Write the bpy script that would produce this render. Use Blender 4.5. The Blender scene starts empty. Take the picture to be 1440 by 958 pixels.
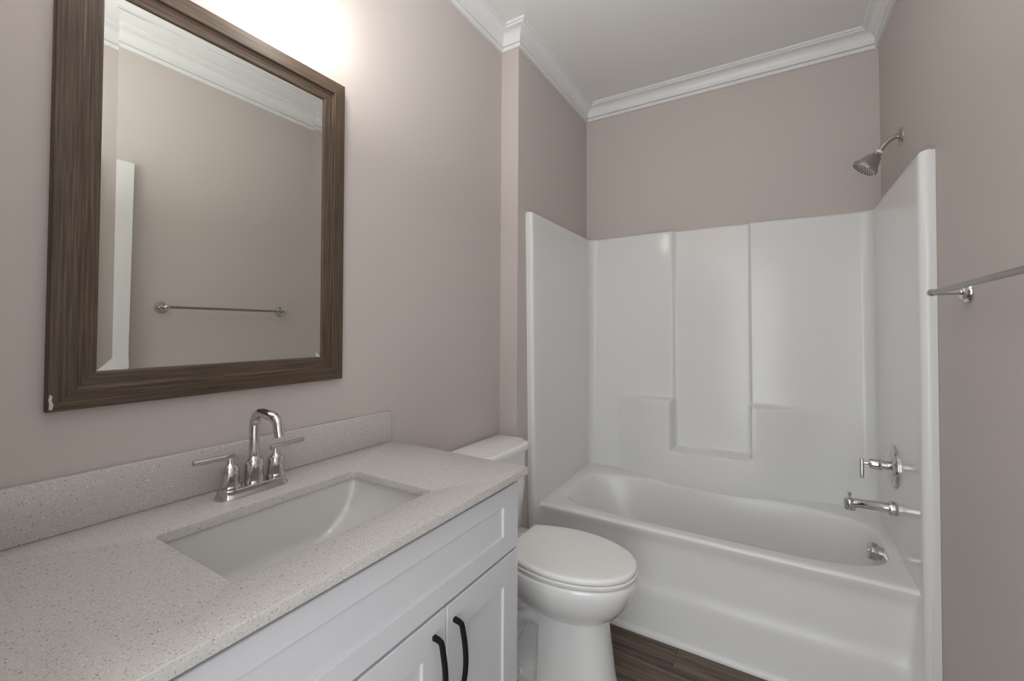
import bpy, bmesh, math, random
from mathutils import Vector, Matrix
random.seed(3)
PI = math.pi
scn = bpy.context.scene
COL = scn.collection

# ------------------------------------------------------------------ camera, world, light, exposure
CAM = Vector((1.1168, .0161, 1.2816))
YAW, PITCH, ROLL, FPX, SY = .5438, .0296, .0058, 611.2, -32.08
fw = Vector((-math.sin(YAW)*math.cos(PITCH), math.cos(YAW)*math.cos(PITCH), math.sin(PITCH)))
rt = Vector((math.cos(YAW), math.sin(YAW), 0))
up = rt.cross(fw)
c_, s_ = math.cos(ROLL), math.sin(ROLL)
R_, U_ = c_*rt + s_*up, -s_*rt + c_*up
cd = bpy.data.cameras.new('camera')
cd.sensor_fit = 'HORIZONTAL'; cd.sensor_width = 36.0
cd.lens = FPX/1440*36; cd.shift_y = SY/1440
cd.clip_start = .02
cam = bpy.data.objects.new('camera', cd); COL.objects.link(cam)
M = Matrix.Identity(4)
for i in range(3):
    M[i][0] = R_[i]; M[i][1] = U_[i]; M[i][2] = -fw[i]; M[i][3] = CAM[i]
cam.matrix_world = M
scn.camera = cam

scn.view_settings.view_transform = 'Standard'
scn.view_settings.look = 'None'
scn.view_settings.gamma = 1
scn.view_settings.use_curve_mapping = False
EXPOSURE = -0.02
scn.view_settings.exposure = EXPOSURE

world = bpy.data.worlds.new('world'); scn.world = world; world.use_nodes = True
bg = world.node_tree.nodes['Background']
bg.inputs['Color'].default_value = (.93, .97, 1.0, 1)
bg.inputs['Strength'].default_value = 1.65

BULB_STRENGTH = 77.0        # the bulb of the wall light

def area_light(name, loc, target, sx, sy, power, color):
    ld = bpy.data.lights.new(name, 'AREA'); ld.shape = 'RECTANGLE'
    ld.size = sx; ld.size_y = sy; ld.energy = power; ld.color = color
    o = bpy.data.objects.new(name, ld); COL.objects.link(o)
    o.location = loc
    o.rotation_euler = (Vector(target) - Vector(loc)).to_track_quat('-Z', 'Y').to_euler()
    return o
# added fill panel outside the open doorway, standing in for hall daylight
area_light('hall_fill', (1.08, -.55, 1.0), (1.0, 1.6, .9), .85, 1.9, 11, (.95, .98, 1.0))
# added upward fill lamp, imitating a flash bounced off the ceiling
area_light('bounce_fill', (.74, .24, 1.86), (.74, .26, 2.71), .35, .35, 18, (.95, .98, 1.0))

# ------------------------------------------------------------------ room numbers (metres)
W, D, A, Y1 = 1.548, 2.6208, .0945, 1.7543     # right wall, back wall, wing wall face, wing wall front
YF = .03                                        # doorway wall (behind the camera)
ZC, ZCB = 2.712, 2.617                          # ceiling, underside of the crown

# ------------------------------------------------------------------ materials
def lin(c):
    return tuple(((v/255)/12.92 if v/255 <= .04045 else ((v/255+.055)/1.055)**2.4) for v in c)

def new_mat(name):
    m = bpy.data.materials.new(name); m.use_nodes = True
    nt = m.node_tree
    return m, nt, nt.nodes['Principled BSDF']

def mat(name, rgb, rough=.5, metal=0, spec=.5, coat=0, noise=0, nscale=40, bump=0, bscale=300, coat_rough=.05):
    m, nt, b = new_mat(name)
    b.inputs['Roughness'].default_value = rough
    b.inputs['Metallic'].default_value = metal
    b.inputs['Specular IOR Level'].default_value = spec
    b.inputs['Coat Weight'].default_value = coat
    b.inputs['Coat Roughness'].default_value = coat_rough
    tc = nt.nodes.new('ShaderNodeTexCoord')
    n = nt.nodes.new('ShaderNodeTexNoise'); n.inputs['Scale'].default_value = nscale
    n.inputs['Detail'].default_value = 4
    nt.links.new(tc.outputs['Object'], n.inputs['Vector'])
    mx = nt.nodes.new('ShaderNodeMix'); mx.data_type = 'RGBA'
    mx.inputs[6].default_value = tuple(v*(1-noise) for v in rgb)+(1,)
    mx.inputs[7].default_value = tuple(min(1, v*(1+noise)) for v in rgb)+(1,)
    nt.links.new(n.outputs['Fac'], mx.inputs[0])
    nt.links.new(mx.outputs[2], b.inputs['Base Color'])
    if bump:
        n2 = nt.nodes.new('ShaderNodeTexNoise'); n2.inputs['Scale'].default_value = bscale
        nt.links.new(tc.outputs['Object'], n2.inputs['Vector'])
        bp = nt.nodes.new('ShaderNodeBump'); bp.inputs['Strength'].default_value = bump
        bp.inputs['Distance'].default_value = .001
        nt.links.new(n2.outputs['Fac'], bp.inputs['Height'])
        nt.links.new(bp.outputs['Normal'], b.inputs['Normal'])
    return m

WALL = mat('wall_paint', (.55, .492, .462), .55, noise=.012, nscale=3, bump=.08, bscale=260)
CEIL = mat('ceiling_paint', (.80, .79, .775), .8, noise=.01, nscale=3, bump=.06, bscale=200)
TRIM = mat('trim_paint', (.765, .76, .75), .35, noise=.01, nscale=5)
CAB = mat('cabinet_lacquer', (.655, .655, .675), .38, noise=.008, nscale=5)
GEL = mat('gelcoat', (.785, .785, .775), .17, spec=.38, noise=.006, nscale=4)
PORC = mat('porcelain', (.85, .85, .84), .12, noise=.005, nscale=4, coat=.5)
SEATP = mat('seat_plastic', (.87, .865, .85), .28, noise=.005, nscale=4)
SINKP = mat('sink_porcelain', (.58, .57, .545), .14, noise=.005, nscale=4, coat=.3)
CHROME = mat('chrome', (.60, .585, .565), .06, 1, noise=.02, nscale=20)
NICKEL = mat('brushed_nickel', (.50, .475, .45), .27, 1, noise=.05, nscale=60)
BARM = mat('bar_metal', (.34, .315, .295), .3, 1, noise=.05, nscale=60)
BLACK = mat('black_metal', (.006, .006, .006), .6, spec=.25, noise=.1, nscale=60)
DARK = mat('dark_void', (.02, .02, .02), .8, noise=.1)
CHIP = mat('bare_chip', (.60, .55, .49), .8, noise=.3, nscale=250)
NOZZ = mat('nozzle_rubber', (.10, .10, .10), .6, noise=.1)
BRASSW = mat('lamp_metal', (.62, .60, .57), .25, 1, noise=.03)
TAPE = mat('thread_tape', (.82, .81, .80), .6, noise=.05)

def quartz():
    m, nt, b = new_mat('quartz')
    b.inputs['Roughness'].default_value = .2
    tc = nt.nodes.new('ShaderNodeTexCoord')
    def cells(scale, thr, w, noise):
        v = nt.nodes.new('ShaderNodeTexNoise')
        v.inputs['Scale'].default_value = scale; v.inputs['Detail'].default_value = 1.5
        v.noise_dimensions = '4D'; v.inputs['W'].default_value = noise
        nt.links.new(tc.outputs['Object'], v.inputs['Vector'])
        r = nt.nodes.new('ShaderNodeValToRGB')
        r.color_ramp.elements[0].position = thr; r.color_ramp.elements[0].color = (0, 0, 0, 1)
        r.color_ramp.elements[1].position = thr+w; r.color_ramp.elements[1].color = (1, 1, 1, 1)
        nt.links.new(v.outputs['Fac'], r.inputs['Fac'])
        return r.outputs['Color']
    base = (.535, .510, .485, 1)
    cur = None
    for scale, thr, w, off, col, amt in ((420, .60, .06, 0, (.27, .23, .20, 1), .7), (300, .63, .05, 5, (.78, .75, .72, 1), .75),
                                       (240, .66, .03, 9, (.16, .13, .11, 1), .8), (700, .5, .2, 3, (.50, .465, .435, 1), .5)):
        mx = nt.nodes.new('ShaderNodeMix'); mx.data_type = 'RGBA'
        ml = nt.nodes.new('ShaderNodeMath'); ml.operation = 'MULTIPLY'; ml.inputs[1].default_value = amt
        nt.links.new(cells(scale, thr, w, off), ml.inputs[0])
        nt.links.new(ml.outputs[0], mx.inputs[0])
        if cur is None: mx.inputs[6].default_value = base
        else: nt.links.new(cur, mx.inputs[6])
        mx.inputs[7].default_value = col
        cur = mx.outputs[2]
    nt.links.new(cur, b.inputs['Base Color'])
    return m
QUARTZ = quartz()

def wood(name, dark, mid, light, su, sv, coord='UV', rough=.45, planks=None):
    """streaky grain running along U"""
    m, nt, b = new_mat(name)
    b.inputs['Roughness'].default_value = rough
    tc = nt.nodes.new('ShaderNodeTexCoord')
    mp = nt.nodes.new('ShaderNodeMapping'); mp.inputs['Scale'].default_value = (su, sv, 1)
    src = tc.outputs[coord]
    nt.links.new(src, mp.inputs['Vector'])
    vec = mp.outputs['Vector']
    if planks:
        br = nt.nodes.new('ShaderNodeTexBrick')
        br.offset = .37; br.inputs['Scale'].default_value = 1
        br.inputs['Brick Width'].default_value = planks[0]; br.inputs['Row Height'].default_value = planks[1]
        br.inputs['Mortar Size'].default_value = .0012; br.inputs['Mortar Smooth'].default_value = .1
        br.inputs['Color1'].default_value = (.1, .1, .1, 1); br.inputs['Color2'].default_value = (.9, .9, .9, 1)
        nt.links.new(src, br.inputs['Vector'])
        ad = nt.nodes.new('ShaderNodeVectorMath'); ad.operation = 'ADD'
        sc = nt.nodes.new('ShaderNodeVectorMath'); sc.operation = 'SCALE'; sc.inputs['Scale'].default_value = 7.3
        nt.links.new(br.outputs['Color'], sc.inputs[0])
        nt.links.new(mp.outputs['Vector'], ad.inputs[0]); nt.links.new(sc.outputs[0], ad.inputs[1])
        vec = ad.outputs[0]
    n = nt.nodes.new('ShaderNodeTexNoise'); n.inputs['Scale'].default_value = 1
    n.inputs['Detail'].default_value = 7; n.inputs['Roughness'].default_value = .65; n.inputs['Distortion'].default_value = .5
    nt.links.new(vec, n.inputs['Vector'])
    r = nt.nodes.new('ShaderNodeValToRGB')
    e = r.color_ramp.elements
    e[0].position = .30; e[0].color = dark+(1,); e[1].position = .72; e[1].color = light+(1,)
    x = e.new(.5); x.color = mid+(1,)
    nt.links.new(n.outputs['Fac'], r.inputs['Fac'])
    out = r.outputs['Color']
    if planks:
        mx = nt.nodes.new('ShaderNodeMix'); mx.data_type = 'RGBA'; mx.blend_type = 'MULTIPLY'
        mx.inputs[7].default_value = (.25, .22, .2, 1)
        nt.links.new(br.outputs['Fac'], mx.inputs[0]); nt.links.new(out, mx.inputs[6])
        out = mx.outputs[2]
    nt.links.new(out, b.inputs['Base Color'])
    bp = nt.nodes.new('ShaderNodeBump'); bp.inputs['Strength'].default_value = .12; bp.inputs['Distance'].default_value = .001
    nt.links.new(n.outputs['Fac'], bp.inputs['Height']); nt.links.new(bp.outputs['Normal'], b.inputs['Normal'])
    return m
FRAMEW = wood('frame_wood', (.030, .016, .008), (.078, .049, .030), (.155, .106, .072), 6, 260, rough=.55)
FLOORW = wood('floor_planks', (.030, .018, .012), (.120, .080, .057), (.235, .170, .130), 2.2, 46, coord='Object', rough=.42, planks=(1.22, .178))

def mirror_mat():
    m, nt, b = new_mat('mirror_silver')
    b.inputs['Metallic'].default_value = 1; b.inputs['Roughness'].default_value = .003
    b.inputs['Base Color'].default_value = (.80, .81, .765, 1)
    return m
MIRROR = mirror_mat()

def clear_glass():
    m, nt, b = new_mat('clear_glass')
    nt.nodes.remove(b)
    out = nt.nodes['Material Output']
    t = nt.nodes.new('ShaderNodeBsdfTransparent'); t.inputs['Color'].default_value = (.97, .97, .96, 1)
    g = nt.nodes.new('ShaderNodeBsdfGlossy'); g.inputs['Roughness'].default_value = .02
    f = nt.nodes.new('ShaderNodeFresnel'); f.inputs['IOR'].default_value = 1.45
    mx = nt.nodes.new('ShaderNodeMixShader')
    ml = nt.nodes.new('ShaderNodeMath'); ml.operation = 'MULTIPLY'; ml.inputs[1].default_value = .16
    nt.links.new(f.outputs[0], ml.inputs[0]); nt.links.new(ml.outputs[0], mx.inputs[0]); nt.links.new(t.outputs[0], mx.inputs[1]); nt.links.new(g.outputs[0], mx.inputs[2])
    nt.links.new(mx.outputs[0], out.inputs['Surface'])
    return m
GLASS = clear_glass()

def bulb_mat():
    m, nt, b = new_mat('lit_bulb')
    b.inputs['Base Color'].default_value = (1, .95, .88, 1)
    b.inputs['Emission Color'].default_value = (1, .965, .915, 1)
    b.inputs['Emission Strength'].default_value = BULB_STRENGTH
    return m
BULB = bulb_mat()

# ------------------------------------------------------------------ mesh helpers
class MB:
    def __init__(s):
        s.v = []; s.f = []; s.uv = {}
    def add(s, vs, fs):
        o = len(s.v); s.v += [tuple(p) for p in vs]; s.f += [tuple(i+o for i in f) for f in fs]
    def box(s, x0, x1, y0, y1, z0, z1):
        s.add([(x0,y0,z0),(x1,y0,z0),(x1,y1,z0),(x0,y1,z0),(x0,y0,z1),(x1,y0,z1),(x1,y1,z1),(x0,y1,z1)],
              [(0,3,2,1),(4,5,6,7),(0,1,5,4),(1,2,6,5),(2,3,7,6),(3,0,4,7)])
        return s
    def loft(s, rings, cap0=True, cap1=True, closed=True):
        n = len(rings[0]); vs = [p for r in rings for p in r]; fs = []
        for k in range(len(rings)-1):
            for i in range(n if closed else n-1):
                j = (i+1) % n
                fs.append((k*n+i, k*n+j, (k+1)*n+j, (k+1)*n+i))
        if cap0: fs.append(tuple(range(n-1, -1, -1)))
        if cap1: fs.append(tuple((len(rings)-1)*n+i for i in range(n)))
        s.add(vs, fs); return s
    def lathe(s, prof, origin, axis=(0,0,1), n=32, cap0=True, cap1=True):
        ax = Vector(axis).normalized()
        t = Vector((1,0,0)) if abs(ax.x) < .9 else Vector((0,1,0))
        e1 = ax.cross(t).normalized(); e2 = ax.cross(e1)
        o = Vector(origin)
        rings = [[o + ax*h + (e1*math.cos(2*PI*i/n) + e2*math.sin(2*PI*i/n))*max(r, 1e-5) for i in range(n)] for r, h in prof]
        return s.loft(rings, cap0, cap1)
    def tube(s, pts, rad, n=16, cap=True):
        pts = [Vector(p) for p in pts]
        if not isinstance(rad, (list, tuple)): rad = [rad]*len(pts)
        tan = []
        for i in range(len(pts)):
            a = pts[max(0, i-1)]; b = pts[min(len(pts)-1, i+1)]
            tan.append((b-a).normalized())
        t0 = tan[0]; ref = Vector((0,0,1)) if abs(t0.z) < .9 else Vector((0,1,0))
        e1 = t0.cross(ref).normalized(); rings = []
        for i, p in enumerate(pts):
            e1 = (e1 - tan[i]*e1.dot(tan[i])).normalized(); e2 = tan[i].cross(e1)
            rings.append([p + (e1*math.cos(2*PI*k/n) + e2*math.sin(2*PI*k/n))*rad[i] for k in range(n)])
        return s.loft(rings, cap, cap)
    def build(s, name, m, parent=None, smooth=True, bevel=0, angle=35, segs=2, subd=0):
        me = bpy.data.meshes.new(name); me.from_pydata(s.v, [], s.f)
        bm = bmesh.new(); bm.from_mesh(me)
        bmesh.ops.remove_doubles(bm, verts=bm.verts, dist=1e-6)
        bmesh.ops.recalc_face_normals(bm, faces=bm.faces)
        if bevel:
            ed = [e for e in bm.edges if len(e.link_faces) == 2 and e.calc_face_angle(0) > math.radians(40)]
            bmesh.ops.bevel(bm, geom=ed, offset=bevel, segments=segs, profile=.5, affect='EDGES', clamp_overlap=True)
        bm.to_mesh(me); bm.free()
        me.materials.append(m)
        if smooth:
            me.polygons.foreach_set('use_smooth', [True]*len(me.polygons))
            me.set_sharp_from_angle(angle=math.radians(angle))
        o = bpy.data.objects.new(name, me); COL.objects.link(o)
        if parent: 
            o.parent = parent
            o.matrix_parent_inverse = Matrix.Translation(-parent.location) if parent.type == 'EMPTY' else Matrix.Identity(4)
        if subd:
            md = o.modifiers.new('s', 'SUBSURF'); md.levels = subd; md.render_levels = subd
        return o

def tag(o, label, cat, group=None):
    o['label'] = label; o['category'] = cat
    if group: o['group'] = group
    return o
def thing(name, loc, label, cat, group=None):
    o = bpy.data.objects.new(name, None); COL.objects.link(o); o.location = loc
    o.empty_display_size = .1
    return tag(o, label, cat, group)
def struct(o):
    o['kind'] = 'structure'; return o
def ss(t):
    t = max(0, min(1, t)); return t*t*(3-2*t)
def arc(c, r, a0, a1, n, plane='xz', fixed=0):
    out = []
    for i in range(n+1):
        a = a0 + (a1-a0)*i/n
        u, v = c[0]+r*math.cos(a), c[1]+r*math.sin(a)
        out.append({'xz': (u, fixed, v), 'xy': (u, v, fixed), 'yz': (fixed, u, v)}[plane])
    return out
def rrect(x0, x1, y0, y1, r, n=6):
    P = []
    for cx, cy, a in ((x1-r, y1-r, 0), (x0+r, y1-r, PI/2), (x0+r, y0+r, PI), (x1-r, y0+r, 1.5*PI)):
        for i in range(n+1):
            t = a + PI/2*i/n; P.append((cx+r*math.cos(t), cy+r*math.sin(t)))
    return P
def ring(P, z): return [(x, y, z) for x, y in P]

# ------------------------------------------------------------------ room shell
T = .1
struct(MB().box(-T, W+T, -2.4, D+T, -.08, 0).build('floor', FLOORW))
struct(MB().box(-T, W+T, -.04, D+T, ZC, ZC+.08).build('ceiling', CEIL))
struct(MB().box(-T, 0, -.04, Y1, 0, ZC).build('wall_left', WALL))
struct(MB().box(-T, A, Y1, D, 0, ZC).build('wall_wing', WALL))
struct(MB().box(-T, W+T, D, D+T, 0, ZC).build('wall_back', WALL))
struct(MB().box(W, W+T, -.04, D, 0, ZC).build('wall_right', WALL))
DX0, DX1, DZ = .68, 1.485, 2.075                # doorway opening
m = MB().box(0, DX0, YF-.12, YF, 0, ZC); m.box(DX0, DX1, YF-.12, YF, DZ, ZC); m.box(DX1, W, YF-.12, YF, 0, ZC)
struct(m.build('wall_front', WALL))

# crown moulding all around, one mitred run
def crown():
    out = [(0, YF), (W, YF), (W, D), (A, D), (A, Y1), (0, Y1)]
    prof = [(0, ZCB), (.012, ZCB), (.0145, ZCB+.003), (.0145, ZCB+.0175), (.0085, ZCB+.0185), (.0085, ZCB+.0205), (.0165, ZCB+.0215), (.0185, ZCB+.0245), (.0165, ZCB+.0275), (.0125, ZCB+.0285)]
    for i in range(9):                          # the big cove
        t = i/8*PI/2
        prof.append((.0130+.043*(1-math.cos(t)), ZCB+.030+.047*math.sin(t)))
    prof += [(.0575, ZCB+.0785), (.0575, ZCB+.0845), (.064, ZCB+.0855), (.067, ZCB+.089), (.067, ZC)]
    n = len(out); rings = []
    for i in range(n):
        p = Vector(out[i]); a = Vector(out[i-1]); b = Vector(out[(i+1) % n])
        d1 = (p-a).normalized(); d2 = (b-p).normalized()
        n1 = Vector((-d1.y, d1.x)); n2 = Vector((-d2.y, d2.x))
        mt = (n1+n2)/(1+n1.dot(n2))
        rings.append([(p.x+mt.x*u, p.y+mt.y*u, z) for u, z in prof])
    mb = MB(); mb.loft(rings+[rings[0]], False, False, closed=False)
    return mb
struct(crown().build('trim_1', TRIM, angle=28))

# baseboards
def base(name, x0, x1, y0, y1): return struct(MB().box(x0, x1, y0, y1, 0, .10).build(name, TRIM, bevel=.004))
base('baseboard_left', 0, .014, 1.09, Y1)
base('baseboard_wing', .014, A, Y1-.014, Y1)
base('baseboard_right', W-.014, W, .90, 1.86)
# door casing on the hall doorway and the open leaf against the right wall
m = MB().box(DX0-.075, DX0, YF, YF+.016, 0, DZ); m.box(DX0-.075, DX1+.04, YF, YF+.016, DZ, DZ+.075)
struct(m.build('trim_2', TRIM, bevel=.003))
m = MB().box(DX0, DX0+.015, YF-.12, YF, 0, DZ); m.box(DX1-.015, DX1, YF-.12, YF, 0, DZ); m.box(DX0, DX1, YF-.12, YF, DZ-.015, DZ)
struct(m.build('trim_3', TRIM))
leaf = MB().box(1.487, 1.522, YF+.02, .832, .012, 2.062)
leaf = struct(leaf.build('door_1', TRIM, bevel=.002))
m = MB(); m.lathe([(.026, 0), (.026, .006), (.011, .010), (.011, .035), (.024, .043), (.028, .055), (.024, .066), (.001, .070)], (1.487, .765, .93), (-1, 0, 0))
m.build('door_knob', NICKEL, leaf)

# ------------------------------------------------------------------ tub and shower unit
unit = thing('bathtub_shower_unit', (.82, 2.2, 0), 'white glossy one-piece bathtub with moulded shower walls filling the alcove', 'bathtub')
ZS, ZRIM = 1.8526, .447
XL, XR, YB = A+.036, W-.040, 2.600              # inner faces of the end panels, back panel
def flange_y(z): return 1.826 + max(0, (ZS-z))*.030
A0 = .095
def relief(x, z):
    lo = A0*ss((x-.26)/.37) if x < .63 else (A0 if x < 1.0 else A0*(1-ss((x-1.0)/.36)))
    upl = .022*ss((x-.20)/.42) if x < .80 else .020*(1-ss((x-1.0)/.42))
    side_l = 1-ss((x-.620)/.020)                # 1 on the left block, 0 in the niche
    side_r = ss((x-1.000)/.016)
    side = max(side_l, side_r)
    t_side = ss((.905+.010-z)/.020)             # side ledges
    t_mid = ss((.632+.012+.012*(x-.6)/.4-z)/.024)   # niche ledge
    d_side = upl + (max(lo, upl)-upl)*t_side
    d_mid = lo*t_mid
    return d_mid + (d_side-d_mid)*side
def surround():
    path = []                                   # (x, y offset kind) going left flange -> right flange
    r = .045
    def side_profile(sgn, xp, xw):
        # list of (x, f) with f: (weight of flange y, constant y)
        L = [(xw, 'f', .012), (xw, 'f', 0), (xw+sgn*.010, 'f', -.001), (xw+sgn*.022, 'f', -.002)]
        d = abs(xp-xw)
        for i in range(1, 7):
            t = i/6*PI/2
            L.append((xp-sgn*.016*(1-math.sin(t)), 'f', .014*(1-math.cos(t))))
        for k in range(1, 22): L.append((xp, 'm', k/22))
        return L
    left = side_profile(1, XL, A+.0008); right = side_profile(-1, XR, W-.0008)
    back = []
    for i in range(9):
        t = PI - PI/2*i/8
        back.append((XL+r+r*math.cos(t), YB-r+r*math.sin(t)))
    x = XL+r
    while x < XR-r-.007:
        x += .007; back.append((x, YB))
    for i in range(9):
        t = PI/2 - PI/2*i/8
        back.append((XR-r+r*math.cos(t), YB-r+r*math.sin(t)))
    zs = []
    z = .4365
    while z < ZS-.016: zs.append(z); z += .0065
    top = [(ZS-.012, 0), (ZS-.007, .0015), (ZS-.003, .004), (ZS, .009), (ZS, .019)]
    rows = []
    for z, off in [(z, 0) for z in zs] + top:
        fy = flange_y(z); row = []
        def side_pts(L, sgn):
            out = []
            for x, k, v in L:
                if k == 'f': y = fy+v
                else: y = (fy+.014)+(YB-r-fy-.014)*v
                xx = x - sgn*off if abs(x-(XL if sgn > 0 else XR)) < .02 else x
                out.append((xx, y + (off*.4 if k == 'f' and abs(xx-x) < 1e-9 else 0), z))
            return out
        row += side_pts(left, 1)
        for x, y in back:
            cx = 0
            if x < XL+r: cx = -off*(XL+r-x)/r
            if x > XR-r: cx = off*(x-XR+r)/r
            row.append((x+cx, y - relief(x, z) + off*(y-(YB-r))/r, z))
        row += side_pts(right, -1)[::-1]
        rows.append(row)
    mb = MB(); mb.loft(rows, False, False, closed=False)
    return mb
surround().build('shower_wall', GEL, unit, angle=50)

def tub():
    # basin outline: front straight, back straight, big rounded ends
    N = 96
    def outline(x0, x1, y0, y1, nl, nr, nb=3.2, n=120):
        """smooth superellipse; left and right ends and the back have their own squareness"""
        cx, cy = (x0+x1)/2, (y0+y1)/2; P = []
        for i in range(n):
            t = 2*PI*i/n; c, s = math.cos(t), math.sin(t)
            w = .5+.5*c; e = nl*(1-w)+nr*w
            if s > 0: e = e+(nb-e)*s
            P.append((cx+(x1-x0)/2*math.copysign(abs(c)**(2/e), c), cy+(y1-y0)/2*math.copysign(abs(s)**(2/e), s)))
        return P
    I0 = outline(.178, 1.484, 1.972, 2.520, 4.6, 3.6)
    I1 = outline(.185, 1.477, 1.980, 2.513, 4.6, 3.6)
    I2 = outline(.193, 1.470, 1.988, 2.506, 4.6, 3.6)
    I2b = outline(.205, 1.465, 1.995, 2.500, 4.5, 3.5)
    I3 = outline(.255, 1.446, 2.012, 2.482, 4.4, 3.4)
    I4 = outline(.335, 1.422, 2.038, 2.455, 4.0, 3.4)
    I5 = outline(.410, 1.395, 2.070, 2.420, 3.6, 3.4)
    I6 = outline(.50, 1.34, 2.12, 2.37, 3, 3)
    # outer rectangle points matched by direction from the basin centre
    cx, cy = .83, 2.24
    X0, X1, Yb = XL-.004, XR+.004, YB+.004
    def outer(x0, x1, y0, y1):
        out = []
        for x, y in I0:
            dx, dy = x-cx, y-cy
            k = min([((x1-cx)/dx if dx > 0 else (x0-cx)/dx) if dx else 9e9, ((y1-cy)/dy if dy > 0 else (y0-cy)/dy) if dy else 9e9])
            out.append((cx+dx*k, cy+dy*k))
        # snap the nearest points to the four corners
        for c in ((x0, y0), (x1, y0), (x0, y1), (x1, y1)):
            j = min(range(len(out)), key=lambda i: (out[i][0]-c[0])**2+(out[i][1]-c[1])**2)
            out[j] = c
        return out
    def zr(P, z, dz=.018):
        # the rim rises slightly towards the back wall
        return [(x, y, z + dz*ss((y-2.0)/.6)) for x, y in P]
    F = 1.918
    rings = [ring(outer(X0, X1, F+.024, Yb), ZRIM-.034), ring(outer(X0, X1, F+.008, Yb), ZRIM-.016),
             zr(outer(X0, X1, F, Yb), ZRIM-.011), zr(outer(X0, X1, F+.002, Yb), ZRIM-.005), zr(outer(X0, X1, F+.009, Yb), ZRIM-.0005),
             zr(outer(X0, X1, F+.017, Yb), ZRIM+.0005),
             zr(I0, ZRIM), zr(I1, ZRIM-.003), zr(I2, ZRIM-.012), zr(I2b, ZRIM-.03, .012), ring(I3, .33), ring(I4, .20), ring(I5, .125), ring(I6, .095)]
    mb = MB(); mb.loft(rings, False, True)
    return mb
tub().build('bathtub', GEL, unit, angle=60)

def apron():
    prof = [(1.9183, .4365), (1.9190, .430), (1.9220, .418), (1.9290, .400), (1.9340, .380), (1.936, .35), (1.938, .240), (1.9375, .224), (1.935, .208), (1.930, .190), (1.927, .176), (1.926, .160), (1.925, .0)]
    mb = MB(); rings = []
    def xr(z): return 1.488+.018*ss((z-.15)/.3)
    n = 24
    for y, z in prof:
        row = []
        xa, xb = A+.028, xr(z)
        # returns to the side columns with a cove
        fy = flange_y(z)
        row += [(A+.0008, fy+.012, z), (A+.0008, fy, z), (A+.020, fy-.001, z), (A+.030, fy+.004, z), (A+.036, fy+.016, z), (A+.040, y-.012, z), (A+.046, y-.003, z)]
        for i in range(n+1):
            x = A+.056+(xb-.016-A-.056)*i/n; row.append((x, y, z))
        row += [(xb-.005, y-.003, z), (xb, y-.010, z)]
        for k in range(6, -1, -1):
            t = k/6*PI/2; row.append((XR+.016*(1-math.sin(t)), fy+.014*(1-math.cos(t)), z))
        row += [(W-.0228, fy-.002, z), (W-.0108, fy-.001, z), (W-.0008, fy, z), (W-.0008, fy+.012, z)]
        if not rings:                           # cap that closes the two cove corners under the rim
            cap = [(x, y_, zz+.0003) for x, y_, zz in row]
            for i in (5, 6, 7): cap[i] = (XL, y+.0008, z+.0003)
            for i in (7+n, 8+n, 9+n): cap[i] = (XR, y+.0008, z+.0003)
            rings.append(cap)
        rings.append(row)
    mb.loft(rings, False, False, closed=False)
    return mb
apron().build('apron', GEL, unit, angle=50)
# quarter-round strip at the floor
m = MB()
pr_ = [(1.924, 0), (1.907, 0), (1.907, .008), (1.910, .015), (1.916, .020), (1.924, .022)]
m.loft([[(x, y, z) for y, z in pr_] for x in (A+.045, 1.494)])
struct(m.build('trim_4', TRIM))

# ------------------------------------------------------------------ vanity: cabinet, worktop, backsplash, sink
VY0, VY1 = YF+.012, 1.044
cab = thing('vanity_cabinet', (.26, (VY0+VY1)/2, 0), 'white shaker vanity cabinet with black pulls under the quartz worktop', 'cabinet')
m = MB()
th = .016
m.box(.004, .4985, VY0, VY0+th, 0.0, .8925); m.box(.004, .4985, VY1-th, VY1, 0.0, .8925)
m.box(.004, .4985, VY0+th, VY1-th, .10, .116); m.box(.004, .016, VY0+th, VY1-th, .116, .8925)
m.box(.43, .445, VY0+th, VY1-th, 0, .10)
m.box(.482, .4985, VY0+th, VY1-th, .840, .8925); m.box(.482, .4985, VY0+th, VY1-th, .116, .135)
m.box(.482, .4985, VY0+th, VY1-th, .680, .725)
for yy in (.452, .745): m.box(.482, .4985, yy-.02, yy+.02, .135, .68)
m.build('body', CAB, cab, bevel=.0008)
XF0, XF1 = .4988, .5188
def shaker(y0, y1, z0, z1, st, rail_t, rail_b):
    def rc(y0, y1, z0, z1, x): return [(x, y0, z0), (x, y1, z0), (x, y1, z1), (x, y0, z1)]
    mb = MB(); e = .0015
    iy0, iy1, iz0, iz1 = y0+st, y1-st, z0+rail_b, z1-rail_t
    mb.loft([rc(y0, y1, z0, z1, XF0), rc(y0, y1, z0, z1, XF1-e), rc(y0+e, y1-e, z0+e, z1-e, XF1),
             rc(iy0-.001, iy1+.001, iz0-.001, iz1+.001, XF1), rc(iy0, iy1, iz0, iz1, XF1-.001),
             rc(iy0+.0015, iy1-.0015, iz0+.0015, iz1-.0015, XF1-.006)], True, True)
    return mb
fr = shaker(VY0+.002, VY1-.001, .705, .874, .072, .045, .048).build('drawer_front', CAB, cab, smooth=False)
d1 = shaker(.7475, VY1-.001, .125, .698, .070, .070, .070).build('door', CAB, cab, smooth=False)
d2 = shaker(.4505, .7445, .125, .698, .070, .070, .070).build('door', CAB, cab, smooth=False)
d3 = shaker(VY0+.002, .4475, .41, .698, .070, .07, .07).build('drawer', CAB, cab, smooth=False)
d4 = shaker(VY0+.002, .4475, .125, .407, .070, .07, .07).build('drawer', CAB, cab, smooth=False)
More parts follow.
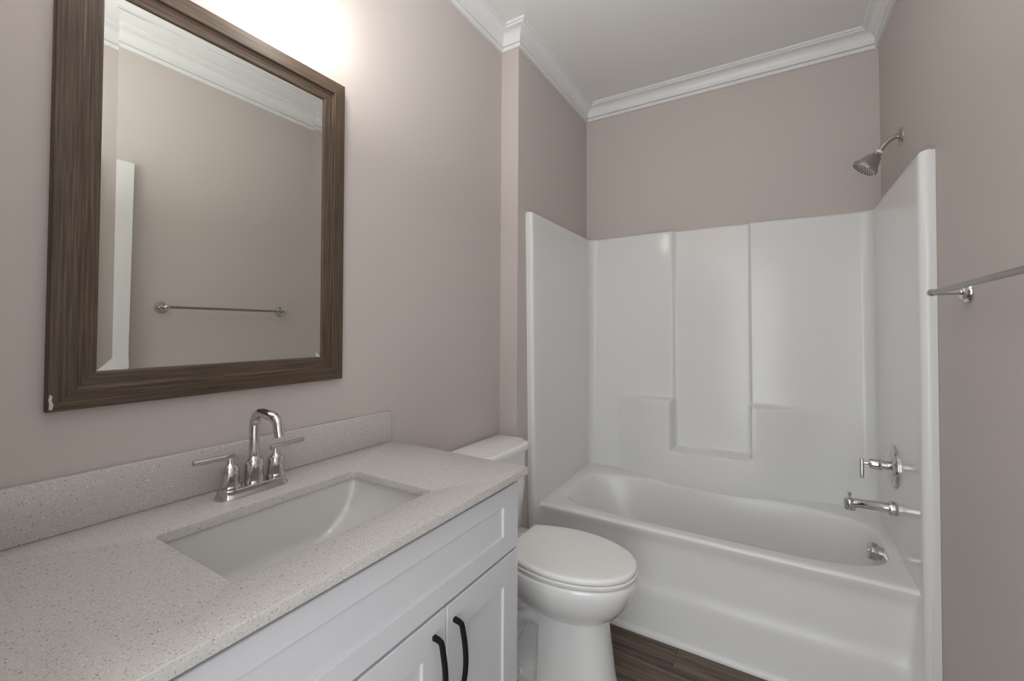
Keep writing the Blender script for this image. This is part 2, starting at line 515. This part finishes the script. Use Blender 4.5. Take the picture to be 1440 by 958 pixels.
def pull(y, z0, z1, par, horizontal=False):
    L = z1-z0; mb = MB(); pts = []
    zc = (z0+z1)/2
    # bowed flat bar: square section swept along an arc, with two feet
    n = 20; rings = []
    def sec(px, pz, nx, nz, h, w):
        return [(px+nx*h, -w, pz+nz*h), (px+nx*h, w, pz+nz*h), (px-nx*h, w, pz-nz*h), (px-nx*h, -w, pz-nz*h)]
    P = [(XF1-.001, z1), (XF1+.012, z1-.001), (XF1+.020, z1-.004)]
    for i in range(1, n):
        t = i/n
        P.append((XF1+.021+.011*math.sin(PI*t), z1-.005-(L-.010)*t))
    P += [(XF1+.020, z0+.004), (XF1+.012, z0+.001), (XF1-.001, z0)]
    for i, (px, pz) in enumerate(P):
        a = Vector(P[max(0, i-1)]); b = Vector(P[min(len(P)-1, i+1)]); t = (b-a).normalized()
        rings.append(sec(px, pz, t.y, -t.x, .0042, .0048))
    if horizontal: rings = [[(x, yy+0, z) for x, yy, z in r] for r in rings]
    rings = [[(x, y+yy, z) if not horizontal else (x, (z-zc)+y, zc+yy) for x, yy, z in r] for r in rings]
    mb.loft(rings)
    return mb.build('handle', BLACK, par, bevel=.001, angle=40)
pull(.7720, .505, .659, d1); pull(.7060, .505, .659, d2)
pull(.27, .477, .631, d3, True); pull(.27, .19, .344, d4, True)

ZT = .913
CX1, CY0, CY1 = .5415, YF+.004, 1.0575
HX0, HX1, HY0, HY1 = .1690, .4385, .3585, .7870
hole = rrect(HX0, HX1, HY0, HY1, .014, 8)
def worktop():
    cx, cy = (HX0+HX1)/2, (HY0+HY1)/2
    def outer(x0, x1, y0, y1):
        out = []
        for x, y in hole:
            dx, dy = x-cx, y-cy
            k = min((((x1-cx)/dx) if dx > 0 else ((x0-cx)/dx)) if dx else 9e9, (((y1-cy)/dy) if dy > 0 else ((y0-cy)/dy)) if dy else 9e9)
            out.append((cx+dx*k, cy+dy*k))
        for c in ((x0, y0), (x1, y0), (x0, y1), (x1, y1)):
            j = min(range(len(out)), key=lambda i: (out[i][0]-c[0])**2+(out[i][1]-c[1])**2)
            out[j] = c
        return out
    e = .0018
    o = lambda d: outer(.002+d, CX1-d, CY0+d, CY1-d)
    def hh(d): return rrect(HX0-d, HX1+d, HY0-d, HY1+d, .014+d, 8)
    r = [ring(hh(0), ZT-.019), ring(o(0), ZT-.019), ring(o(0), ZT-e), ring(o(e*.3), ZT-e*.3), ring(o(e), ZT), ring(hh(e), ZT), ring(hh(e*.3), ZT-e*.3), ring(hh(0), ZT-e), ring(hh(0), ZT-.019)]
    return MB().loft(r, False, False)
tag(worktop().build('worktop', QUARTZ, angle=50), 'grey speckled quartz worktop with sink cutout on the white cabinet', 'worktop')
tag(MB().box(.0015, .021, CY0, CY1-.001, ZT+.0002, 1.0115).build('backsplash', QUARTZ, bevel=.0015), 'grey speckled quartz backsplash strip along the wall behind the faucet', 'backsplash')

sk = thing('sink', ((HX0+HX1)/2, (HY0+HY1)/2, ZT-.16), 'white rectangular undermount sink basin set in the quartz worktop', 'sink')
def sink():
    rg = []
    x0, x1, y0, y1 = HX0-.004, HX1+.004, HY0-.004, HY1+.004
    rg.append(ring(rrect(x0-.02, x1+.02, y0-.02, y1+.02, .03, 8), ZT-.0192))
    rg.append(ring(rrect(x0, x1, y0, y1, .02, 8), ZT-.0192))
    Zb = ZT-.150
    n = 16
    for i in range(1, n+1):
        t = i/n
        z = ZT-.0195-(.1305)*t
        ins_end = .195*(1-math.sqrt(max(0, 1-(t*.995)**2)))
        ins_fb = .018*t+.030*max(0, (t-.75)/.25)**2
        rg.append(ring(rrect(x0+ins_fb, x1-ins_fb, y0+ins_end, y1-ins_end, .02+.012*t, 8), z))
    rg.append(ring(rrect(x0+.09, x1-.09, y0+.200, y1-.200, .014, 8), Zb-.003))
    return MB().loft(rg, False, True)
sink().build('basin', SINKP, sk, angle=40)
m = MB(); m.lathe([(.022, 0), (.022, .002), (.018, .0035), (.014, .001), (.001, .001)], ((HX0+HX1)/2, (HY0+HY1)/2, ZT-.1530))
m.build('drain', CHROME, sk)

# ------------------------------------------------------------------ faucet
FX, FY = .090, .5720
fa = thing('faucet', (FX, FY, ZT), 'chrome two-lever arched faucet standing behind the sink', 'faucet')
def stadium(hl, hw, n=16):
    P = []
    for k, (s, a) in enumerate(((1, 0), (-1, PI))):
        for i in range(n+1):
            t = a + PI*i/n
            P.append((FX+hw*math.cos(t), FY+s*(hl-hw)+hw*math.sin(t)))
    return P
m = MB(); z = ZT+.0003
m.loft([ring(stadium(.0790, .0275), z), ring(stadium(.0790, .0275), z+.002), ring(stadium(.0765, .0250), z+.006), ring(stadium(.0745, .0230), z+.009),
        ring(stadium(.0740, .0225), z+.017), ring(stadium(.0725, .0210), z+.019), ring(stadium(.0705, .0190), z+.0195)])
m.build('base_plate', CHROME, fa, angle=30)
# spout: bell body + arched tube
m = MB()
m.lathe([(.0215, 0), (.0215, .002), (.0208, .004), (.0205, .010), (.0200, .044), (.0196, .048), (.0165, .054), (.0122, .058), (.0110, .060)], (FX, FY, z+.0185), n=36)
pts = [(FX, FY, ZT+.065)] + [(FX, FY, ZT+.065+.09*i/5) for i in range(1, 5)]
r1 = .030
pts += arc((FX+r1, ZT+.148), r1, PI, PI*.56, 8, 'xz', FY)
ex = FX+r1+r1*math.cos(PI*.56); ez = ZT+.148+r1*math.sin(PI*.56)
r2 = .034
a0 = PI*.56
c2 = (ex + .032 - 0, ez - .006)
pts += [(ex+.014, FY, ez+.0005), (ex+.038, FY, ez-.002)]
pts += arc((ex+.040, ez-.034), .032, PI*.47, PI*.02, 8, 'xz', FY)
lx = pts[-1][0]; lz = pts[-1][2]
pts += [(lx+.002, FY, lz-.006), (lx+.004, FY, lz-.013)]
m.tube(pts, [.0108]*(len(pts)-1)+[.0105], 24)
m.build('spout', CHROME, fa, angle=40)
for s in (-1, 1):
    hy = FY+s*.0508
    m = MB()
    m.lathe([(.0212, 0), (.0212, .006), (.0205, .008), (.0188, .0085), (.0186, .012), (.0178, .040), (.0174, .043), (.0140, .049), (.0085, .054), (.0056, .059), (.0056, .0700)], (FX, hy, z+.0185), n=32)
    h = m.build('handle_body', CHROME, fa, angle=35)
    m = MB(); zl = z+.0185+.0700
    y0 = hy - s*.013; y1 = hy + s*.072
    m.tube([(FX, y0, zl-.001), (FX, y0+s*.001, zl-.001), (FX, y1-s*.001, zl+.001), (FX, y1, zl+.001)], [.0048, .0062, .0060, .0046], 18)
    m.build('lever', CHROME, h, angle=40)

# ------------------------------------------------------------------ mirror
MY0, MY1, MZ0, MZ1 = .2470, .8590, 1.1345, 2.0085
mir = thing('wall_mirror', (.003, (MY0+MY1)/2, (MZ0+MZ1)/2), 'rectangular mirror in a brown wood frame hung above the faucet', 'mirror')
def frame():
    prof = [(0, .0), (0, .0150), (.0015, .0170), (.0365, .0195), (.0385, .0185), (.0395, .0135), (.0415, .0125), (.0640, .0110), (.0665, .0095), (.0685, .0045), (.0685, .002)]
    mb = MB(); me_v = []; me_f = []; uv = []
    C = [(MY0, MZ0, 1, 1), (MY1, MZ0, -1, 1), (MY1, MZ1, -1, -1), (MY0, MZ1, 1, -1)]
    acc = [0]
    for a, b in zip(prof, prof[1:]): acc.append(acc[-1]+math.hypot(b[0]-a[0], b[1]-a[1]))
    for k in range(4):
        p, q = C[k], C[(k+1) % 4]
        base_i = len(me_v)
        for (y, zz, sy, sz) in (p, q):
            for u, x in prof: me_v.append((x+.003, y+sy*u, zz+sz*u))
        n = len(prof)
        for i in range(n-1):
            me_f.append((base_i+i, base_i+i+1, base_i+n+i+1, base_i+n+i))
            L = (MY1-MY0) if k % 2 == 0 else (MZ1-MZ0)
            uv.append([(k*3.3+prof[i][0], k*1.7+acc[i]), (k*3.3+prof[i+1][0], k*1.7+acc[i+1]), (k*3.3+L-prof[i+1][0], k*1.7+acc[i+1]), (k*3.3+L-prof[i][0], k*1.7+acc[i])])
    me = bpy.data.meshes.new('frame'); me.from_pydata(me_v, [], me_f)
    ul = me.uv_layers.new(name='UVMap')
    for poly, u in zip(me.polygons, uv):
        for li, c in zip(poly.loop_indices, u): ul.data[li].uv = c
    me.materials.append(FRAMEW)
    bm = bmesh.new(); bm.from_mesh(me); bmesh.ops.recalc_face_normals(bm, faces=bm.faces)
    bm.to_mesh(me); bm.free()
    o = bpy.data.objects.new('frame', me); COL.objects.link(o); o.parent = mir
    o.matrix_parent_inverse = Matrix.Translation(-mir.location)
    return o
fr_o = frame()
# make sure the frame faces outwards (towards +x)
me = fr_o.data
big = max(me.polygons, key=lambda p: p.area)
if big.normal.x < 0: me.flip_normals()
# silvered glass with a bevelled border
gx = .0085
g0y, g1y, g0z, g1z = MY0+.0670, MY1-.0670, MZ0+.0670, MZ1-.0670
bw = .0235
m = MB()
def q(y0, y1, z0, z1, x): return [(x, y0, z0), (x, y1, z0), (x, y1, z1), (x, y0, z1)]
I = q(g0y+bw, g1y-bw, g0z+bw, g1z-bw, gx)
dl, dr = .0010, .0004
O = [(gx+dl, g0y, g0z), (gx+dr, g1y, g0z), (gx+dr, g1y, g1z), (gx+dl, g0y, g1z)]
vs = I+O
m.add(vs, [(0, 1, 2, 3), (4, 5, 1, 0), (5, 6, 2, 1), (6, 7, 3, 2), (7, 4, 0, 3)])
g = m.build('mirror_glass', MIRROR, mir, smooth=False)
if g.data.polygons[0].normal.x < 0: g.data.flip_normals()
m = MB().box(.0015, .0045, g0y-.03, g1y+.03, g0z-.03, g1z+.03)
m.build('backing_board', DARK, mir)
# chipped finish at the lower corner
m = MB()
cp = [(.002, .004), (.006, .003), (.0075, .012), (.005, .019), (.006, .027), (.003, .031), (.0012, .022), (.0022, .014)]
m.loft([[(x, MY0+a+.0008, MZ0+b+.001) for a, b in cp] for x in (.0185, .0216)])
ch = m.build('worn_chip', CHIP, mir); ch['label'] = 'pale chipped corner'
mir.rotation_euler = (math.radians(.5), 0, 0)

# ------------------------------------------------------------------ vanity light above the mirror
LY = .693
vl = thing('wall_lamp', (0, LY, 2.33), 'lit wall lamp with clear glass shade glowing above the mirror', 'wall lamp')
m = MB(); m.loft([[(x, y, z) for y, z in rrect(LY-.055+d, LY+.055-d, 2.285+d, 2.375-d, .02, 6)] for x, d in ((.001, 0), (.016, 0), (.020, .003), (.022, .008))])
m.build('back_plate', BRASSW, vl)
for ly in (LY,):
    lx = .12
    m = MB()
    m.tube([(.02, ly, 2.33), (.05, ly, 2.33)] + arc((.085, 2.295), .035, PI/2, 0, 6, 'xz', ly) + [(lx, ly, 2.268)], .007, 12)
    m.lathe([(.012, 0), (.024, .004), (.024, .030), (.019, .040), (.010, .045)], (lx, ly, 2.226), n=24)
    arm = m.build('socket_arm', BRASSW, vl)
    m = MB()
    prof = [(.001, 2.091), (.018, 2.0925), (.034, 2.098), (.047, 2.108), (.056, 2.118), (.060, 2.140), (.058, 2.170), (.050, 2.200), (.038, 2.220), (.026, 2.230)]
    m.lathe([(r, h-2.091) for r, h in prof], (lx, ly, 2.091), n=40, cap0=False, cap1=False)
    m.build('glass_shade', GLASS, vl, angle=60)
    m = MB()
    m.lathe([(.001, 2.122), (.013, 2.125), (.023, 2.134), (.028, 2.148), (.028, 2.160), (.022, 2.180), (.014, 2.198), (.012, 2.226)], (lx, ly, 0), n=24)
    m.build('bulb', BULB, vl)

# ------------------------------------------------------------------ toilet
TY = 1.535
to = thing('toilet', (.36, TY, 0), 'white elongated two-piece toilet with closed lid between cabinet and tub', 'toilet')
def egg(xb, xf, hw, xm, hb, n=22, p=2.0):
    """outline: straight back edge (half width hb at xb), widest at xm, rounded front at xf"""
    half = []
    for i in range(n+1):
        t = PI/2*i/n                            # front quarter
        half.append((xm+(xf-xm)*math.cos(t)**(2/p) if math.cos(t) > 0 else xm, hw*math.sin(t)**(2/2.15)))
    m_ = 12
    for i in range(1, m_+1):
        t = i/m_
        half.append((xm+(xb-xm)*t, hb+(hw-hb)*math.cos(PI/2*t)**.9 if t < 1 else hb))
    return [(x, TY+y) for x, y in half] + [(x, TY-y) for x, y in half[::-1][0:-1]]
m = MB()
R = []
for zz, xb, xf, hw, hb in ((.255, .35, .590, .088, .06), (.262, .325, .600, .100, .07), (.275, .30, .617, .116, .08), (.300, .265, .645, .142, .10), (.330, .24, .669, .161, .115),
                          (.365, .225, .688, .174, .125), (.395, .22, .699, .180, .130), (.415, .22, .7015, .181, .130), (.424, .222, .699, .179, .128), (.427, .226, .694, .174, .124)):
    R.append(ring(egg(xb, xf, hw, .44, hb), zz))
m.loft(R)
m.build('bowl', PORC, to, angle=50)
m = MB()
R = []
for zz, xb, xf, hw in ((.0, .37, .640, .112), (.012, .37, .640, .112), (.03, .372, .630, .106), (.08, .372, .622, .101), (.16, .374, .612, .098), (.22, .374, .603, .096), (.275, .36, .596, .094)):
    R.append(ring(egg(xb, xf, hw, .47, hw*.985, p=2.6), zz))
m.loft(R)
m.build('pedestal', PORC, to, angle=50)
# rear body: foot, trapway and deck
m = MB()
m.loft([ring(rrect(.09, .40, TY-.108, TY+.108, .03, 5), zz) for zz in (0, .012)] + [ring(rrect(.093, .40, TY-.105, TY+.105, .03, 5), .022)])
m.loft([ring(rrect(.10, .40, TY-.062, TY+.062, .03, 5), .02), ring(rrect(.10, .40, TY-.062, TY+.062, .03, 5), .30)])
m.loft([ring(rrect(.05, .32, TY-.10, TY+.10, .04, 5), .255), ring(rrect(.03, .34, TY-.135, TY+.135, .04, 5), .33), ring(rrect(.022, .30, TY-.150, TY+.150, .04, 5), .40),
        ring(rrect(.020, .28, TY-.150, TY+.150, .04, 5), .422), ring(rrect(.024, .276, TY-.146, TY+.146, .04, 5), .426)])
for s in (-1, 1):
    m.tube([(.39, TY+s*.052, .215), (.35, TY+s*.060, .235), (.30, TY+s*.062, .225), (.265, TY+s*.062, .18), (.245, TY+s*.062, .13), (.215, TY+s*.062, .08), (.17, TY+s*.060, .055), (.12, TY+s*.055, .05)], .036, 14)
m.build('trapway', PORC, to, angle=45)
m = MB()
R = []
for zz, d in ((.4270, .022), (.4302, .021), (.4312, .0005), (.4322, -.0005), (.4425, -.001), (.4440, .001), (.4445, .004)):
    R.append(ring(egg(.232+d, .702-d, .1805-d, .445, .125-d), zz))
m.loft(R)
m.build('seat', SEATP, to, angle=50)
m = MB()
R = []
for zz, d in ((.4440, .022), (.4475, .021), (.4482, .0015), (.4492, .0005), (.459, .0005), (.4635, .003), (.4655, .009), (.4665, .022)):
    R.append(ring(egg(.238+d, .700-d, .1785-d, .445, .128-d), zz))
m.loft(R)
m.loft([ring(egg(.30, .60, .10, .44, .08), zz) for zz in (.444, .450)])
m.build('lid', SEATP, to, angle=50)
for s in (-1, 1):
    m = MB(); m.loft([ring(rrect(.206, .234, TY+s*.070-.014, TY+s*.070+.014, .005, 4), zz) for zz in (.426, .436)] + [ring(rrect(.209, .231, TY+s*.070-.011, TY+s*.070+.011, .005, 4), .440)])
    m.build('hinge', SEATP, to)
m = MB()
TK0, TK1 = TY-.190, TY+.190
def tank_out(x0, x1, y0, y1, ch):
    # chamfered front corners, slightly bowed front
    P = [(x0, y0), (x0, y1), (x1-ch*1.1, y1)]
    for i in range(5): 
        t = i/4; P.append((x1-ch*1.1*(1-ss(t))*.98-.004, y1-ch*t))
    for i in range(1, 8):
        t = i/8; P.append((x1-.004+.006*math.sin(PI*t), y1-ch+(y0+ch-y1+ch)*t))
    for i in range(5):
        t = 1-i/4; P.append((x1-ch*1.1*(1-ss(t))*.98-.004, y0+ch*t))
    P.append((x1-ch*1.1, y0))
    return P
R = [ring(tank_out(.028, .165, TK0+.045, TK1-.045, .03), .4265), ring(tank_out(.022, .175, TK0+.028, TK1-.028, .035), .445), ring(tank_out(.018, .188, TK0+.012, TK1-.014, .04), .62), ring(tank_out(.018, .190, TK0+.008, TK1-.012, .04), .7685)]
m.loft(R)
m.build('tank', PORC, to, angle=35)
m = MB()
R = [ring(tank_out(.012+d, .206-d, TK0-d*-1, TK1-d, .045), zz) for zz, d in ((.7690, .006), (.7715, .001), (.776, 0), (.792, 0), (.798, .002), (.8015, .006), (.803, .012))]
m.loft(R)
m.build('tank_lid', PORC, to, angle=40)
m = MB(); m.lathe([(.012, 0), (.012, .006), (.006, .008), (.006, .016)], (.19, TY-.14, .71), (1, 0, 0), 20)
m.tube([(.204, TY-.145, .71), (.206, TY-.10, .708), (.206, TY-.075, .705)], [.006, .006, .005], 12)
m.build('flush_lever', CHROME, to)
m = MB(); m.lathe([(.011, 0), (.011, .004), (.008, .010), (.001, .012)], (.30, TY+.090, .0222), n=16); m.build('bolt_cap', PORC, to)
m = MB(); m.lathe([(.011, 0), (.011, .004), (.008, .010), (.001, .012)], (.30, TY-.090, .0222), n=16); m.build('bolt_cap', PORC, to)

# ------------------------------------------------------------------ towel bar on the right wall
tb = thing('towel_bar', (W, 1.28, 1.39), 'brushed metal towel bar mounted on the beige right wall', 'towel bar')
BX = W-.072
for yy in (.972, 1.585):
    m = MB()
    m.lathe([(.0290, .0005), (.0290, .004), (.0275, .007), (.0200, .008), (.0195, .014), (.0180, .016), (.0085, .0165), (.0078, .020), (.0072, .072)], (W, yy, 1.389), (-1, 0, 0), 32)
    m.build('post', CHROME, tb, angle=30)
    m = MB(); m.lathe([(.001, -.0115), (.006, -.0105), (.0092, -.006), (.0098, 0), (.0092, .006), (.006, .0105), (.001, .0115)], (BX, yy, 1.389), (0, 1, 0), 20)
    m.build('end_cap', CHROME, tb, angle=60)
m = MB(); m.tube([(BX, 0.972, 1.389), (BX, 1.585, 1.389)], .0066, 18)
m.build('bar', BARM, tb)

# ------------------------------------------------------------------ shower head
sh = thing('overhead_shower', (W, 2.235, 2.05), 'brushed nickel shower head on a bent arm high on the right wall', 'shower head')
m = MB(); m.lathe([(.034, .0005), (.033, .003), (.027, .007), (.016, .011), (.0115, .012)], (W, 2.235, 2.05), (-1, 0, 0), 32)
m.build('flange', NICKEL, sh)
neck = Vector((1.4790, 2.235, 2.000)); axis = Vector((-.046, 0, -.058)).normalized()
m = MB()
P = [(W-.002, 2.235, 2.052), (W-.018, 2.235, 2.051), (W-.030, 2.235, 2.047), (W-.042, 2.235, 2.038), (W-.053, 2.235, 2.025), tuple(neck)]
m.tube(P, .0095, 18)
m.build('arm', NICKEL, sh)
m = MB(); m.lathe([(.0112, -.006), (.0112, .006)], neck, axis, 20); m.build('thread_tape', TAPE, sh)
m = MB()
m.lathe([(.0135, 0), (.0150, .003), (.0150, .009), (.020, .012), (.026, .022), (.034, .042), (.041, .058), (.046, .061), (.047, .069), (.044, .075), (.041, .076), (.001, .076)], neck+axis*.004, axis, 36)
hd = m.build('head', NICKEL, sh, angle=30)
m = MB()
e1 = Vector((0, 1, 0)); e2 = axis.cross(e1)
for rr, n in ((.036, 20), (.027, 15), (.018, 10), (.009, 5)):
    for i in range(n):
        a = 2*PI*i/n; c = neck+axis*.0797+(e1*math.cos(a)+e2*math.sin(a))*rr
        m.lathe([(.0023, 0), (.0023, .0012), (.0014, .0022)], c, axis, 8)
m.build('nozzle_ring', NOZZ, hd)

# ------------------------------------------------------------------ tub valve, spout, overflow on the right end panel
VYC, VZ = 2.235, .765
tv = thing('shower_valve', (XR, VYC, VZ), 'chrome round shower valve with lever on the right end panel', 'valve')
m = MB(); m.lathe([(.083, .0005), (.083, .005), (.079, .010), (.064, .0145), (.060, .0175), (.030, .0205), (.022, .021)], (XR, VYC, VZ), (-1, 0, 0), 48)
m.build('escutcheon', CHROME, tv, angle=25)
m = MB(); m.lathe([(.0165, .019), (.0165, .040), (.0235, .041), (.0240, .046), (.0215, .049), (.0205, .070), (.0180, .077), (.0075, .079), (.0065, .082), (.0065, .098)], (XR, VYC, VZ), (-1, 0, 0), 32)
vb = m.build('stem', CHROME, tv, angle=30)
m = MB(); m.tube([(XR-.100, VYC, VZ+.014), (XR-.100, VYC, VZ+.012), (XR-.100, VYC, VZ-.058), (XR-.100, VYC, VZ-.060)], [.0058, .0072, .0070, .0055], 18)
m.build('lever', CHROME, vb)

SYC, SZ = 2.220, .607
sp = thing('tub_spout', (XR, SYC, SZ), 'chrome tub spout with diverter knob below the shower valve', 'spout')
m = MB()
m.lathe([(.0255, .0005), (.0265, .004), (.0265, .020), (.0245, .024), (.0195, .025)], (XR, SYC, SZ), (-1, 0, 0), 32)
P = [(XR-.024, SYC, SZ), (XR-.06, SYC, SZ), (XR-.10, SYC, SZ-.001), (XR-.130, SYC, SZ-.002), (XR-.141, SYC, SZ-.003)]
m.tube(P, [.0190, .0185, .0180, .0180, .0178], 24)
m.lathe([(.001, .0185), (.012, .0175), (.0185, .012), (.0200, .004), (.0195, -.012), (.0185, -.027), (.016, -.027), (.015, -.020)], (XR-.142, SYC, SZ-.003), (0, 0, 1), 24)
m.build('spout', CHROME, sp, angle=40)
m = MB(); m.lathe([(.0035, 0), (.0035, .010), (.0065, .011), (.0065, .022), (.005, .024), (.001, .0245)], (XR-.142, SYC, SZ+.0145), n=16)
m.build('diverter_knob', CHROME, sp)

ov = thing('overflow_plate', (1.462, 2.235, .422), 'small round chrome overflow cover inside the tub end below the spout', 'drain cover')
oc = Vector((1.4610, 2.235, .420)); oa = Vector((-1, 0, .16)).normalized()
m = MB(); m.lathe([(.024, -.006), (.024, .010), (.0315, .012), (.0325, .020), (.0325, .034), (.030, .037), (.010, .038), (.001, .038)], oc, oa, 36)
m.build('cover', CHROME, ov, angle=30)
m = MB(); m.lathe([(.006, 0), (.006, .003), (.004, .0045), (.001, .0045)], oc+oa*.0378, oa, 16)
m.build('screw', CHROME, ov)
